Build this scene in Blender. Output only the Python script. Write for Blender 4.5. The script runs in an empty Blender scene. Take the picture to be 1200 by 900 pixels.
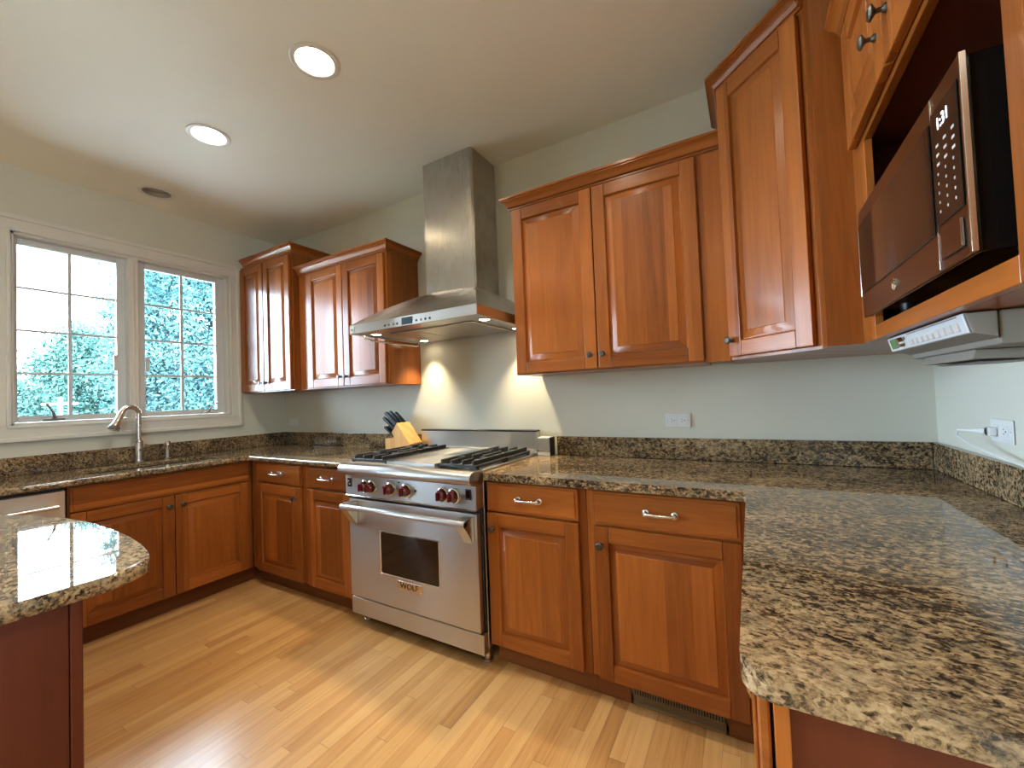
import bpy, bmesh, math, random
import numpy as np
from mathutils import Matrix, Vector
PI = math.pi
S = bpy.context.scene
COL = S.collection

# ------------------------------------------------------------------ camera
XL, XR, H = -2.669, 1.753, 2.768          # left wall, right wall, ceiling height
ZC = .911                                  # counter top
cam = bpy.data.cameras.new('camera'); cam_o = bpy.data.objects.new('camera', cam); COL.objects.link(cam_o)
F_PX, U0, V0 = 477.42, 606.27, 451.36
cam.sensor_fit = 'HORIZONTAL'; cam.sensor_width = 36; cam.lens = F_PX * 36 / 1200
cam.shift_x = (600 - U0) / 1200; cam.shift_y = (V0 - 450) / 1200
cam.clip_start = .02
rt = Vector((.86804, .49498, -.03867)); up = Vector((.04740, -.00509, .99886)); fw = rt.cross(up) * -1
m = Matrix((( rt.x, up.x, -fw.x), (rt.y, up.y, -fw.y), (rt.z, up.z, -fw.z))).to_4x4()
m.translation = (1.11348, -2.22808, 1.26267)
cam_o.matrix_world = m
S.camera = cam_o

# ------------------------------------------------------------------ world, sun, exposure
SKY = 30.0
P_CEIL, P_HOOD, P_ADDED = 8.0, 5.5, 10.0   # watts of the ceiling cans, hood bulbs, cans added behind the camera
WARM = (1.0, .94, .84)
W = bpy.data.worlds.new('sky'); S.world = W; W.use_nodes = True
wn, wl = W.node_tree.nodes, W.node_tree.links
wn.clear()
sky = wn.new('ShaderNodeTexSky'); sky.sky_type = 'HOSEK_WILKIE'
sky.sun_direction = Vector((.55, -.35, .75)).normalized(); sky.turbidity = 8.0; sky.ground_albedo = .3
hsv = wn.new('ShaderNodeMix'); hsv.data_type = 'RGBA'; hsv.inputs[0].default_value = .8   # bright overcast
hsv.inputs[7].default_value = (.78, .92, 1.10, 1)
bgn = wn.new('ShaderNodeBackground'); bgn.inputs['Strength'].default_value = SKY
won = wn.new('ShaderNodeOutputWorld')
wl.new(sky.outputs[0], hsv.inputs[6]); wl.new(hsv.outputs[2], bgn.inputs['Color']); wl.new(bgn.outputs[0], won.inputs['Surface'])
vs = S.view_settings
vs.view_transform = 'Standard'; vs.look = 'None'; vs.gamma = 1; vs.use_curve_mapping = False
vs.exposure = 0.6
S.cycles.max_bounces = 10; S.cycles.diffuse_bounces = 6; S.cycles.glossy_bounces = 5
S.cycles.transparent_max_bounces = 12; S.cycles.caustics_reflective = False; S.cycles.caustics_refractive = False
S.cycles.sample_clamp_indirect = 6.0
S.cycles.use_denoising = True
def portal(name, loc, rot, sx, sy):        # window portal: guides the sky light through the opening, emits nothing of its own
    l = bpy.data.lights.new(name, 'AREA'); l.shape = 'RECTANGLE'; l.size = sx; l.size_y = sy
    l.cycles.is_portal = True
    o = bpy.data.objects.new(name, l); o.location = loc; o.rotation_euler = rot; COL.objects.link(o)
portal('sky_portal', (XL - .13, -1.04, 1.79), (0, -PI / 2, 0), 1.2, 1.2)
portal('sky_portal', (XL - .13, -3.65, 1.15), (0, -PI / 2, 0), 2.2, 2.1)
portal('sky_portal', (XR + .13, -3.55, 1.65), (0, PI / 2, 0), .8, .7)

# ------------------------------------------------------------------ materials
def new_mat(name):
    mt = bpy.data.materials.new(name); mt.use_nodes = True
    nt = mt.node_tree; b = nt.nodes['Principled BSDF']
    return mt, nt, b
def plain(name, col, rough=.5, metal=0, coat=0, spec=.5):
    mt, nt, b = new_mat(name)
    b.inputs['Base Color'].default_value = (*col, 1); b.inputs['Roughness'].default_value = rough
    b.inputs['Metallic'].default_value = metal; b.inputs['Coat Weight'].default_value = coat
    b.inputs['Coat Roughness'].default_value = .1; b.inputs['Specular IOR Level'].default_value = spec
    nz = nt.nodes.new('ShaderNodeTexNoise'); nz.inputs['Scale'].default_value = 35; nz.inputs['Detail'].default_value = 4
    mr = nt.nodes.new('ShaderNodeMapRange'); mr.inputs['To Min'].default_value = max(0, rough - .04); mr.inputs['To Max'].default_value = rough + .04
    tc = nt.nodes.new('ShaderNodeTexCoord')
    nt.links.new(tc.outputs['Object'], nz.inputs['Vector']); nt.links.new(nz.outputs['Fac'], mr.inputs['Value']); nt.links.new(mr.outputs[0], b.inputs['Roughness'])
    return mt
def emit(name, col, strength):
    mt, nt, b = new_mat(name)
    b.inputs['Base Color'].default_value = (*col, 1); b.inputs['Emission Color'].default_value = (*col, 1); b.inputs['Emission Strength'].default_value = strength
    return mt
def math_n(nt, op, a, b=None, c=None):
    n = nt.nodes.new('ShaderNodeMath'); n.operation = op
    for i, v in enumerate((a, b, c)):
        if v is None: continue
        if isinstance(v, (int, float)): n.inputs[i].default_value = v
        else: nt.links.new(v, n.inputs[i])
    return n.outputs[0]
def comb(nt, x, y, z):
    n = nt.nodes.new('ShaderNodeCombineXYZ')
    for i, v in enumerate((x, y, z)):
        if isinstance(v, (int, float)): n.inputs[i].default_value = v
        else: nt.links.new(v, n.inputs[i])
    return n.outputs[0]
def ramp(nt, fac, stops, interp='LINEAR'):
    n = nt.nodes.new('ShaderNodeValToRGB'); cr = n.color_ramp; cr.interpolation = interp
    while len(cr.elements) < len(stops): cr.elements.new(.5)
    for e, (p, c) in zip(cr.elements, stops): e.position = p; e.color = (*c, 1)
    nt.links.new(fac, n.inputs[0]); return n.outputs[0]
def mixc(nt, fac, a, b, mode='MIX'):
    n = nt.nodes.new('ShaderNodeMix'); n.data_type = 'RGBA'; n.blend_type = mode
    for i, v in ((0, fac), (6, a), (7, b)):
        if isinstance(v, (int, float)): n.inputs[i].default_value = v
        elif isinstance(v, tuple): n.inputs[i].default_value = (*v, 1)
        else: nt.links.new(v, n.inputs[i])
    return n.outputs[2]
def noise(nt, vec, scale, detail=4, rough=.55, dist=0):
    n = nt.nodes.new('ShaderNodeTexNoise'); n.inputs['Scale'].default_value = scale; n.inputs['Detail'].default_value = detail
    n.inputs['Roughness'].default_value = rough; n.inputs['Distortion'].default_value = dist
    nt.links.new(vec, n.inputs['Vector']); return n.outputs['Fac']
def bump(nt, b, height, strength=.1, dist=.002):
    n = nt.nodes.new('ShaderNodeBump'); n.inputs['Strength'].default_value = strength; n.inputs['Distance'].default_value = dist
    nt.links.new(height, n.inputs['Height']); nt.links.new(n.outputs[0], b.inputs['Normal'])

def wood(name, c0, c1, horiz=False, board=.095, rough=.29, coat=.16):
    mt, nt, b = new_mat(name)
    tc = nt.nodes.new('ShaderNodeTexCoord'); sp = nt.nodes.new('ShaderNodeSeparateXYZ'); nt.links.new(tc.outputs['Object'], sp.inputs[0])
    oi = nt.nodes.new('ShaderNodeObjectInfo')
    u = math_n(nt, 'SUBTRACT', sp.outputs[0], sp.outputs[1]); v = sp.outputs[2]
    if horiz: u, v = v, u
    r = math_n(nt, 'MULTIPLY', oi.outputs['Random'], 37.0)
    bi = math_n(nt, 'FLOOR', math_n(nt, 'DIVIDE', math_n(nt, 'ADD', u, r), board))
    wnz = nt.nodes.new('ShaderNodeTexWhiteNoise'); wnz.noise_dimensions = '1D'; nt.links.new(bi, wnz.inputs['W'])
    vec = comb(nt, math_n(nt, 'MULTIPLY', u, 34), math_n(nt, 'MULTIPLY', v, 2.2), math_n(nt, 'ADD', r, math_n(nt, 'MULTIPLY', bi, 3.7)))
    g = noise(nt, vec, 1.0, 6, .6, .7)
    vec2 = comb(nt, math_n(nt, 'MULTIPLY', u, 190), math_n(nt, 'MULTIPLY', v, 7), r)
    g2 = noise(nt, vec2, 1.0, 3)
    f = math_n(nt, 'ADD', math_n(nt, 'ADD', math_n(nt, 'MULTIPLY', g, .60), math_n(nt, 'MULTIPLY', g2, .2)), math_n(nt, 'MULTIPLY', wnz.outputs['Value'], .42))
    nt.links.new(ramp(nt, f, [(.28, c0), (.85, c1)]), b.inputs['Base Color'])
    b.inputs['Roughness'].default_value = rough; b.inputs['Coat Weight'].default_value = coat; b.inputs['Coat Roughness'].default_value = .13; b.inputs['Specular IOR Level'].default_value = .30
    bump(nt, b, g2, .04, .001)
    return mt
CH0, CH1 = (.150, .036, .006), (.40, .122, .022)
M = {}
M['wood_v'] = wood('cherry_upright_grain', CH0, CH1)
M['wood_h'] = wood('cherry_level_grain', CH0, CH1, True, .2)
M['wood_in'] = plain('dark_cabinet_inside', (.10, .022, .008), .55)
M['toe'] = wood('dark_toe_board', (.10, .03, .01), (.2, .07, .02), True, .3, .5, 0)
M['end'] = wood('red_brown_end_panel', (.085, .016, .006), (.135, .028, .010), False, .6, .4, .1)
M['beech'] = wood('beech_block', (.50, .27, .09), (.68, .42, .17), False, .05, .5, 0)

def granite():
    mt, nt, b = new_mat('speckled_granite')
    tc = nt.nodes.new('ShaderNodeTexCoord'); co = tc.outputs['Object']
    mp = nt.nodes.new('ShaderNodeMapping'); mp.inputs['Scale'].default_value = (.85, 1.15, 1.1); mp.inputs['Rotation'].default_value = (0, 0, .30); nt.links.new(co, mp.inputs['Vector']); co = mp.outputs[0]
    big = noise(nt, co, 4.5, 5, .6, .6)
    mid = noise(nt, co, 58, 6, .74, .3)
    fine = noise(nt, co, 190, 4, .65)
    vor = nt.nodes.new('ShaderNodeTexVoronoi'); vor.inputs['Scale'].default_value = 150; nt.links.new(co, vor.inputs['Vector'])
    vs_ = nt.nodes.new('ShaderNodeSeparateColor'); nt.links.new(vor.outputs['Color'], vs_.inputs[0])
    f = math_n(nt, 'ADD', math_n(nt, 'MULTIPLY', mid, .88), math_n(nt, 'MULTIPLY', fine, .34))
    f = math_n(nt, 'ADD', f, math_n(nt, 'MULTIPLY', big, .40))
    f = math_n(nt, 'ADD', f, math_n(nt, 'MULTIPLY', vs_.outputs[0], .18))
    f = math_n(nt, 'SUBTRACT', f, .375)
    c = ramp(nt, f, [(.395, (.020, .014, .010)), (.45, (.060, .039, .022)), (.495, (.130, .085, .046)), (.55, (.235, .155, .080)), (.63, (.37, .25, .13)), (.78, (.50, .37, .22))])
    grey = ramp(nt, noise(nt, co, 22, 5, .65), [(.50, (0, 0, 0)), (.62, (1, 1, 1))])
    c = mixc(nt, math_n(nt, 'MULTIPLY', grey, .5), c, mixc(nt, .6, c, (.11, .10, .075)))
    nt.links.new(c, b.inputs['Base Color'])
    b.inputs['Roughness'].default_value = .025; b.inputs['Specular IOR Level'].default_value = .42
    return mt
M['granite'] = granite()

def floor_mat():
    mt, nt, b = new_mat('oak_strip_floor')
    tc = nt.nodes.new('ShaderNodeTexCoord'); sp = nt.nodes.new('ShaderNodeSeparateXYZ'); nt.links.new(tc.outputs['Object'], sp.inputs[0])
    x, y = sp.outputs[0], sp.outputs[1]
    bw = .0572
    xi = math_n(nt, 'FLOOR', math_n(nt, 'DIVIDE', x, bw))
    w1 = nt.nodes.new('ShaderNodeTexWhiteNoise'); w1.noise_dimensions = '1D'; nt.links.new(xi, w1.inputs['W'])
    yy = math_n(nt, 'ADD', y, math_n(nt, 'MULTIPLY', w1.outputs['Value'], 9.0))
    ln = math_n(nt, 'DIVIDE', yy, .85)
    yi = math_n(nt, 'FLOOR', ln)
    w2 = nt.nodes.new('ShaderNodeTexWhiteNoise'); w2.noise_dimensions = '2D'; nt.links.new(comb(nt, xi, yi, 0), w2.inputs['Vector'])
    gvec = comb(nt, math_n(nt, 'MULTIPLY', x, 55), math_n(nt, 'MULTIPLY', yy, 2.4), math_n(nt, 'MULTIPLY', w2.outputs['Value'], 40))
    g = noise(nt, gvec, 1, 6, .62, 1.0)
    f = math_n(nt, 'ADD', math_n(nt, 'ADD', math_n(nt, 'MULTIPLY', w2.outputs['Value'], .38), -.02), math_n(nt, 'MULTIPLY', g, .72))
    c = ramp(nt, f, [(.15, (.33, .14, .04)), (.40, (.52, .26, .085)), (.70, (.66, .38, .145)), (.95, (.60, .34, .12))])
    fx = math_n(nt, 'FRACT', math_n(nt, 'DIVIDE', x, bw)); fy = math_n(nt, 'FRACT', ln)
    ex = math_n(nt, 'LESS_THAN', math_n(nt, 'MINIMUM', fx, math_n(nt, 'SUBTRACT', 1, fx)), .012)
    ey = math_n(nt, 'LESS_THAN', math_n(nt, 'MINIMUM', fy, math_n(nt, 'SUBTRACT', 1, fy)), .0012)
    seam = math_n(nt, 'MAXIMUM', ex, ey)
    c = mixc(nt, math_n(nt, 'MULTIPLY', seam, .55), c, (.16, .075, .03))
    nt.links.new(c, b.inputs['Base Color'])
    b.inputs['Roughness'].default_value = .3; b.inputs['Coat Weight'].default_value = .3; b.inputs['Coat Roughness'].default_value = .2
    bump(nt, b, math_n(nt, 'SUBTRACT', g, seam), .06, .001)
    return mt
M['floor'] = floor_mat()

def paint(name, col, rough=.6, bscale=220, bstr=.12):
    mt, nt, b = new_mat(name)
    tc = nt.nodes.new('ShaderNodeTexCoord')
    n = noise(nt, tc.outputs['Object'], bscale, 3)
    n2 = noise(nt, tc.outputs['Object'], 2.5, 3)
    c = mixc(nt, n2, tuple(v * .97 for v in col), tuple(min(1, v * 1.03) for v in col))
    nt.links.new(c, b.inputs['Base Color']); b.inputs['Roughness'].default_value = rough
    bump(nt, b, n, bstr, .001)
    return mt
M['wall'] = paint('sage_grey_wall_paint', (.64, .625, .53))
M['ceil'] = paint('off_white_ceiling_paint', (.84, .83, .74), .55)
M['trim'] = paint('white_trim_paint', (.70, .68, .62), .4, 60, .03)
M['sash'] = paint('white_sash_enamel', (.66, .68, .68), .35, 60, .02)

def steel(name, col=(.60, .585, .56), rough=.3, ax=0, rot=.25):
    mt, nt, b = new_mat(name)
    tc = nt.nodes.new('ShaderNodeTexCoord'); mp = nt.nodes.new('ShaderNodeMapping')
    sc = [900, 900, 900]; sc[ax] = 6; mp.inputs['Scale'].default_value = sc
    nt.links.new(tc.outputs['Object'], mp.inputs['Vector'])
    n = noise(nt, mp.outputs[0], 1, 3)
    n2 = noise(nt, tc.outputs['Object'], 7, 3)
    f = math_n(nt, 'ADD', math_n(nt, 'MULTIPLY', n, .16), math_n(nt, 'MULTIPLY', n2, .08))
    nt.links.new(math_n(nt, 'ADD', f, rough - .1), b.inputs['Roughness'])
    b.inputs['Base Color'].default_value = (*col, 1); b.inputs['Metallic'].default_value = 1
    b.inputs['Anisotropic'].default_value = .75; b.inputs['Anisotropic Rotation'].default_value = rot
    tg = nt.nodes.new('ShaderNodeTangent'); tg.direction_type = 'RADIAL'; tg.axis = 'Z'; nt.links.new(tg.outputs[0], b.inputs['Tangent'])
    bump(nt, b, n, .03, .0005)
    return mt
M['steel'] = steel('brushed_stainless_steel')
M['steel_v'] = steel('brushed_stainless_hood', (.50, .475, .43), .26, 2, 0)
M['slate'] = steel('brown_slate_steel', (.22, .17, .14), .33)
M['chrome'] = plain('polished_chrome', (.75, .75, .74), .1, 1)
M['nickel'] = plain('satin_nickel', (.62, .58, .53), .26, 1)
M['bronze'] = plain('dark_pewter_knob', (.10, .095, .085), .38, .85)
M['black'] = plain('black_plastic', (.012, .012, .012), .35)
M['gloss_black'] = plain('gloss_black_glass', (.008, .006, .005), .07, 0, 0, .3)
M['iron'] = plain('black_cast_iron', (.016, .016, .019), .48)
M['oven_glass'] = plain('smoked_oven_glass', (.018, .010, .007), .05)
M['red'] = plain('oxblood_red_knob', (.115, .006, .010), .22, 0, .5)
M['white'] = plain('white_plastic', (.72, .72, .70), .35)
M['grey_shade_plastic'] = plain('grey_shade_plastic', (.20, .185, .16), .45)  # grey parts, and the shade of the radio's sides put into the colour
M['silver_plastic'] = plain('silver_plastic', (.56, .58, .60), .35)
M['dgrey'] = plain('dark_grey_plastic', (.12, .115, .11), .4)
M['lcd'] = plain('green_lcd', (.10, .22, .06), .2)
M['lcd_blue'] = plain('blue_grey_lcd', (.03, .06, .08), .15)
M['digits'] = emit('white_clock_digits', (.9, .95, 1), 1.6)
M['print'] = plain('pale_printing', (.55, .52, .50), .5)
M['bulb'] = emit('lit_bulb_lens', (1, .86, .62), 30)
M['bulb_off'] = plain('unlit_bulb', (.30, .29, .27), .3)
M['halogen'] = emit('lit_halogen_lens', (1, .85, .6), 24)
M['reflector'] = plain('can_reflector', (.70, .66, .58), .35)
M['can_dark'] = plain('unlit_can_reflector', (.42, .36, .28), .4)
M['vent'] = plain('tan_register', (.20, .14, .07), .5)
M['bark'] = plain('bark', (.06, .045, .03), .9)
M['grass'] = paint('lawn', (.05, .11, .05), .9, 30, .5)
M['bounce_paving'] = paint('pale_bounce_stone', (.62, .60, .56), .8, 40, .3)
M['post'] = plain('pale_timber', (.22, .19, .15), .8)

def mesh_filter():
    mt, nt, b = new_mat('steel_grease_filter')
    tc = nt.nodes.new('ShaderNodeTexCoord')
    v = nt.nodes.new('ShaderNodeTexVoronoi'); v.inputs['Scale'].default_value = 85; v.inputs['Randomness'].default_value = 0; nt.links.new(tc.outputs['Object'], v.inputs['Vector'])
    c = ramp(nt, v.outputs['Distance'], [(.28, (.10, .085, .06)), (.42, (.55, .52, .47))])
    nt.links.new(c, b.inputs['Base Color']); b.inputs['Metallic'].default_value = .9; b.inputs['Roughness'].default_value = .36
    bump(nt, b, v.outputs['Distance'], .6, .003)
    return mt
M['filter'] = mesh_filter()
def glass_mat():
    mt = bpy.data.materials.new('window_glass'); mt.use_nodes = True; nt = mt.node_tree; nt.nodes.clear()
    o = nt.nodes.new('ShaderNodeOutputMaterial'); mx = nt.nodes.new('ShaderNodeMixShader'); t = nt.nodes.new('ShaderNodeBsdfTransparent'); g = nt.nodes.new('ShaderNodeBsdfGlossy')
    t.inputs['Color'].default_value = (.93, .985, 1, 1); g.inputs['Roughness'].default_value = .01
    fr = nt.nodes.new('ShaderNodeFresnel'); fr.inputs['IOR'].default_value = 1.45
    nt.links.new(fr.outputs[0], mx.inputs[0]); nt.links.new(t.outputs[0], mx.inputs[1]); nt.links.new(g.outputs[0], mx.inputs[2]); nt.links.new(mx.outputs[0], o.inputs['Surface'])
    return mt
M['glass'] = glass_mat()
def leaf_mat(name, c0, c1):
    mt, nt, b = new_mat(name)
    g = nt.nodes.new('ShaderNodeTexCoord'); n = noise(nt, g.outputs['Object'], 2.2, 4)
    nt.links.new(ramp(nt, n, [(.3, c0), (.7, c1)]), b.inputs['Base Color']); b.inputs['Roughness'].default_value = .85; b.inputs['Specular IOR Level'].default_value = .12
    tr = b.inputs.get('Transmission Weight'); b.inputs['Subsurface Weight'].default_value = 0
    return mt
M['leaf_a'] = leaf_mat('blue_glare_leaves', (.020, .064, .070), (.090, .175, .165))  # blue glare of the window put into the leaf colour
M['leaf_b'] = leaf_mat('green_glare_leaves', (.026, .080, .070), (.10, .185, .155))  # greener leaves, same glare tint in the colour

# ------------------------------------------------------------------ mesh helpers
class Bm:
    def __init__(s, T=None): s.bm = bmesh.new(); s.T = T or Matrix(); s.mi = 0
    def _fin(s, verts, faces, mi=None):
        for v in verts: v.co = s.T @ v.co
        for f in faces: f.material_index = s.mi if mi is None else mi
    def box(s, x0, x1, y0, y1, z0, z1, bev=0, seg=1, mi=None, R=None):
        bm = s.bm; n0 = set(bm.faces)
        vs = [bm.verts.new((x, y, z)) for x in (x0, x1) for y in (y0, y1) for z in (z0, z1)]
        fs = [bm.faces.new([vs[i] for i in q]) for q in ((0, 1, 3, 2), (4, 6, 7, 5), (0, 4, 5, 1), (2, 3, 7, 6), (0, 2, 6, 4), (1, 5, 7, 3))]
        if bev:
            es = list({e for f in fs for e in f.edges})
            bmesh.ops.bevel(bm, geom=es, offset=bev, segments=seg, profile=.5, affect='EDGES', clamp_overlap=True)
        nf = [f for f in bm.faces if f not in n0]; nv = list({v for f in nf for v in f.verts})
        if R is not None:
            for v in nv: v.co = R @ v.co
        s._fin(nv, nf, mi); return s
    def prism(s, poly, z0, z1, bev=0, seg=3, ax='z', mi=None):
        """poly: list of 2-D points, extruded along z (or x/y); bev rounds the two rims"""
        bm = s.bm; n0 = set(bm.faces)
        def P(a, b, c): return (a, b, c) if ax == 'z' else ((c, a, b) if ax == 'x' else (a, c, b))
        lo = [bm.verts.new(P(a, b, z0)) for a, b in poly]; hi = [bm.verts.new(P(a, b, z1)) for a, b in poly]
        n = len(poly)
        fb = bm.faces.new(lo[::-1]); ft = bm.faces.new(hi)
        for i in range(n): bm.faces.new((lo[i], lo[(i + 1) % n], hi[(i + 1) % n], hi[i]))
        if bev: bmesh.ops.bevel(bm, geom=list(fb.edges) + list(ft.edges), offset=bev, segments=seg, profile=.5, affect='EDGES', clamp_overlap=True)
        nf = [f for f in bm.faces if f not in n0]
        bmesh.ops.recalc_face_normals(bm, faces=nf)
        s._fin(list({v for f in nf for v in f.verts}), nf, mi); return s
    def lathe(s, prof, c=(0, 0, 0), axis=(0, 0, 1), seg=24, mi=None):
        """prof: (radius, height) along the axis"""
        bm = s.bm; q = Vector((0, 0, 1)).rotation_difference(Vector(axis).normalized()).to_matrix().to_4x4(); q.translation = c
        rings = []; nv = []; nf = []
        for r, h in prof:
            if r < 1e-6: ring = [bm.verts.new((0, 0, h))]
            else: ring = [bm.verts.new((r * math.cos(2 * PI * i / seg), r * math.sin(2 * PI * i / seg), h)) for i in range(seg)]
            rings.append(ring); nv += ring
        for a, b in zip(rings, rings[1:]):
            for i in range(seg):
                j = (i + 1) % seg
                if len(a) == 1 and len(b) == 1: continue
                if len(a) == 1: nf.append(bm.faces.new((a[0], b[i], b[j])))
                elif len(b) == 1: nf.append(bm.faces.new((a[j], a[i], b[0])))
                else: nf.append(bm.faces.new((a[i], a[j], b[j], b[i])))
        for v in nv: v.co = q @ v.co
        s._fin(nv, nf, mi); return s
    def tube(s, pts, r, seg=12, mi=None, flat=None):
        bm = s.bm; pts = [Vector(p) for p in pts]; rs = r if isinstance(r, (list, tuple)) else [r] * len(pts)
        rings = []; prev = None; nf = []
        for i, p in enumerate(pts):
            t = ((pts[i + 1] if i + 1 < len(pts) else p) - (pts[i - 1] if i else p)).normalized()
            if prev is None: nrm = t.orthogonal().normalized() if flat is None else Vector(flat)
            else: nrm = prev
            nrm = (nrm - t * nrm.dot(t)).normalized(); prev = nrm; bn = t.cross(nrm)
            rings.append([bm.verts.new(p + (nrm * math.cos(2 * PI * k / seg) + bn * math.sin(2 * PI * k / seg)) * rs[i]) for k in range(seg)])
        for a, b in zip(rings, rings[1:]):
            for k in range(seg): nf.append(bm.faces.new((a[k], a[(k + 1) % seg], b[(k + 1) % seg], b[k])))
        nf.append(bm.faces.new(rings[0][::-1])); nf.append(bm.faces.new(rings[-1]))
        s._fin([v for rg in rings for v in rg], nf, mi); return s
    def sweep(s, path, prof, mi=None):
        """path: list of (x, y); prof: (out, z). Mitred moulding, out = right of the travel direction"""
        bm = s.bm; n = len(path); rings = []; nf = []
        P = [Vector((a, b)) for a, b in path]
        for i in range(n):
            d0 = (P[i] - P[i - 1]).normalized() if i else (P[1] - P[0]).normalized()
            d1 = (P[i + 1] - P[i]).normalized() if i + 1 < n else d0
            n0 = Vector((d0.y, -d0.x)); n1 = Vector((d1.y, -d1.x)); mit = (n0 + n1).normalized(); k = 1 / max(.2, mit.dot(n0))
            rings.append([bm.verts.new((P[i].x + mit.x * o * k, P[i].y + mit.y * o * k, z)) for o, z in prof])
        m_ = len(prof)
        for a, b in zip(rings, rings[1:]):
            for k in range(m_): nf.append(bm.faces.new((a[k], b[k], b[(k + 1) % m_], a[(k + 1) % m_])))
        nf.append(bm.faces.new(rings[0])); nf.append(bm.faces.new(rings[-1][::-1]))
        bmesh.ops.recalc_face_normals(bm, faces=nf)
        s._fin([v for rg in rings for v in rg], nf, mi); return s
    def holed(s, outer, holes, z, thick=0, mi=None):
        """flat polygon with holes in the local xy plane, given a thickness"""
        bm = s.bm; n0 = set(bm.faces); es = []
        for loop in [outer] + holes:
            vv = [bm.verts.new((a, b, z)) for a, b in loop]
            es += [bm.edges.new((vv[i], vv[(i + 1) % len(vv)])) for i in range(len(vv))]
        bmesh.ops.triangle_fill(bm, use_beauty=True, use_dissolve=False, edges=es)
        nf = [f for f in bm.faces if f not in n0]
        bmesh.ops.dissolve_limit(bm, angle_limit=.01, verts=list({v for f in nf for v in f.verts}), edges=list({e for f in nf for e in f.edges}))
        nf = [f for f in bm.faces if f not in n0]
        if thick:
            r = bmesh.ops.extrude_face_region(bm, geom=nf)
            for v in r['geom']:
                if isinstance(v, bmesh.types.BMVert): v.co.z += thick
        nf = [f for f in bm.faces if f not in n0]
        bmesh.ops.recalc_face_normals(bm, faces=nf)
        s._fin(list({v for f in nf for v in f.verts}), nf, mi); return s

WM = {}
def obj(name, b, mats, parent=None, loc=None, smooth=35):
    """link ONE mesh object; geometry is given in world space, stored in the space of its parent / its own origin"""
    me = bpy.data.meshes.new(name)
    base = WM[parent] if parent else Matrix.Translation(loc or (0, 0, 0))
    b.bm.transform(base.inverted()); b.bm.to_mesh(me); b.bm.free()
    for k in (mats if isinstance(mats, (list, tuple)) else [mats]): me.materials.append(M[k])
    if smooth:
        me.shade_smooth(); me.set_sharp_from_angle(angle=math.radians(smooth))
    o = bpy.data.objects.new(name, me); COL.objects.link(o)
    if smooth:
        wnm = o.modifiers.new('weighted_normals', 'WEIGHTED_NORMAL'); wnm.keep_sharp = True; wnm.weight = 60
    if parent: o.parent = parent
    else: o.location = loc or (0, 0, 0)
    WM[o] = base
    return o
def tag(o, label, cat, group=None, kind=None):
    o['label'] = label; o['category'] = cat
    if group: o['group'] = group
    if kind: o['kind'] = kind
    return o
def thing(name, label, cat, loc, group=None):
    o = bpy.data.objects.new(name, None); COL.objects.link(o); o.location = loc; o.empty_display_size = .05
    WM[o] = Matrix.Translation(loc)
    return tag(o, label, cat, group)
def struct(name, b, mats, parent=None, loc=None, smooth=35):
    o = obj(name, b, mats, parent, loc, smooth)
    if not parent: o['kind'] = 'structure'
    return o
def text_bm(body, size, T, depth=.0006, align='CENTER'):
    c = bpy.data.curves.new('t', 'FONT'); c.body = body; c.size = size; c.extrude = depth; c.align_x = align; c.align_y = 'CENTER'
    o = bpy.data.objects.new('t', c); COL.objects.link(o)
    dg = bpy.context.evaluated_depsgraph_get(); me = bpy.data.meshes.new_from_object(o.evaluated_get(dg))
    bpy.data.objects.remove(o); bpy.data.curves.remove(c)
    b = Bm(); b.bm.from_mesh(me); b.bm.transform(T); bpy.data.meshes.remove(me); return b
def place(x, y, z, deg=0):                  # local front (-y) turned by deg about z
    return Matrix.Translation((x, y, z)) @ Matrix.Rotation(math.radians(deg), 4, 'Z')

# ------------------------------------------------------------------ room shell
b = Bm(); b.box(XL - .2, XR + .2, -6.7, .2, -.1, 0); struct('floor', b, 'floor')
def circle(cx, cy, r, n=40): return [(cx + r * math.cos(2 * PI * i / n), cy + r * math.sin(2 * PI * i / n)) for i in range(n)]
CANS = [(-.477, -1.12), (-1.410, -1.125), (-2.383, -1.02)]
ADDED_CANS = [(.47, -1.12), (.9, -3.3), (.9, -4.9)]  # out of view, added to brighten the room
b = Bm(); b.holed([(XL - .2, -6.7), (XR + .2, -6.7), (XR + .2, .2), (XL - .2, .2)], [circle(x, y, .078) for x, y in CANS + ADDED_CANS], H, .012)
struct('ceiling', b, 'ceil', smooth=0)
b = Bm(); b.box(XL - .2, XR + .2, -6.7, .2, H + .2, H + .25); struct('roof_deck', b, 'ceil')['kind'] = 'structure'
b = Bm(); b.box(XL - .14, XR + .14, 0, .14, 0, H); struct('wall_back', b, 'wall')
TQ = Matrix(((0, 0, 1, XR), (1, 0, 0, 0), (0, 1, 0, 0), (0, 0, 0, 1)))
b = Bm(TQ); b.holed([(-6.5, 0), (0, 0), (0, H), (-6.5, H)], [[(-3.9, 1.25), (-3.2, 1.25), (-3.2, 2.05), (-3.9, 2.05)]], 0, .14); struct('wall_right', b, 'wall', smooth=0)
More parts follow.
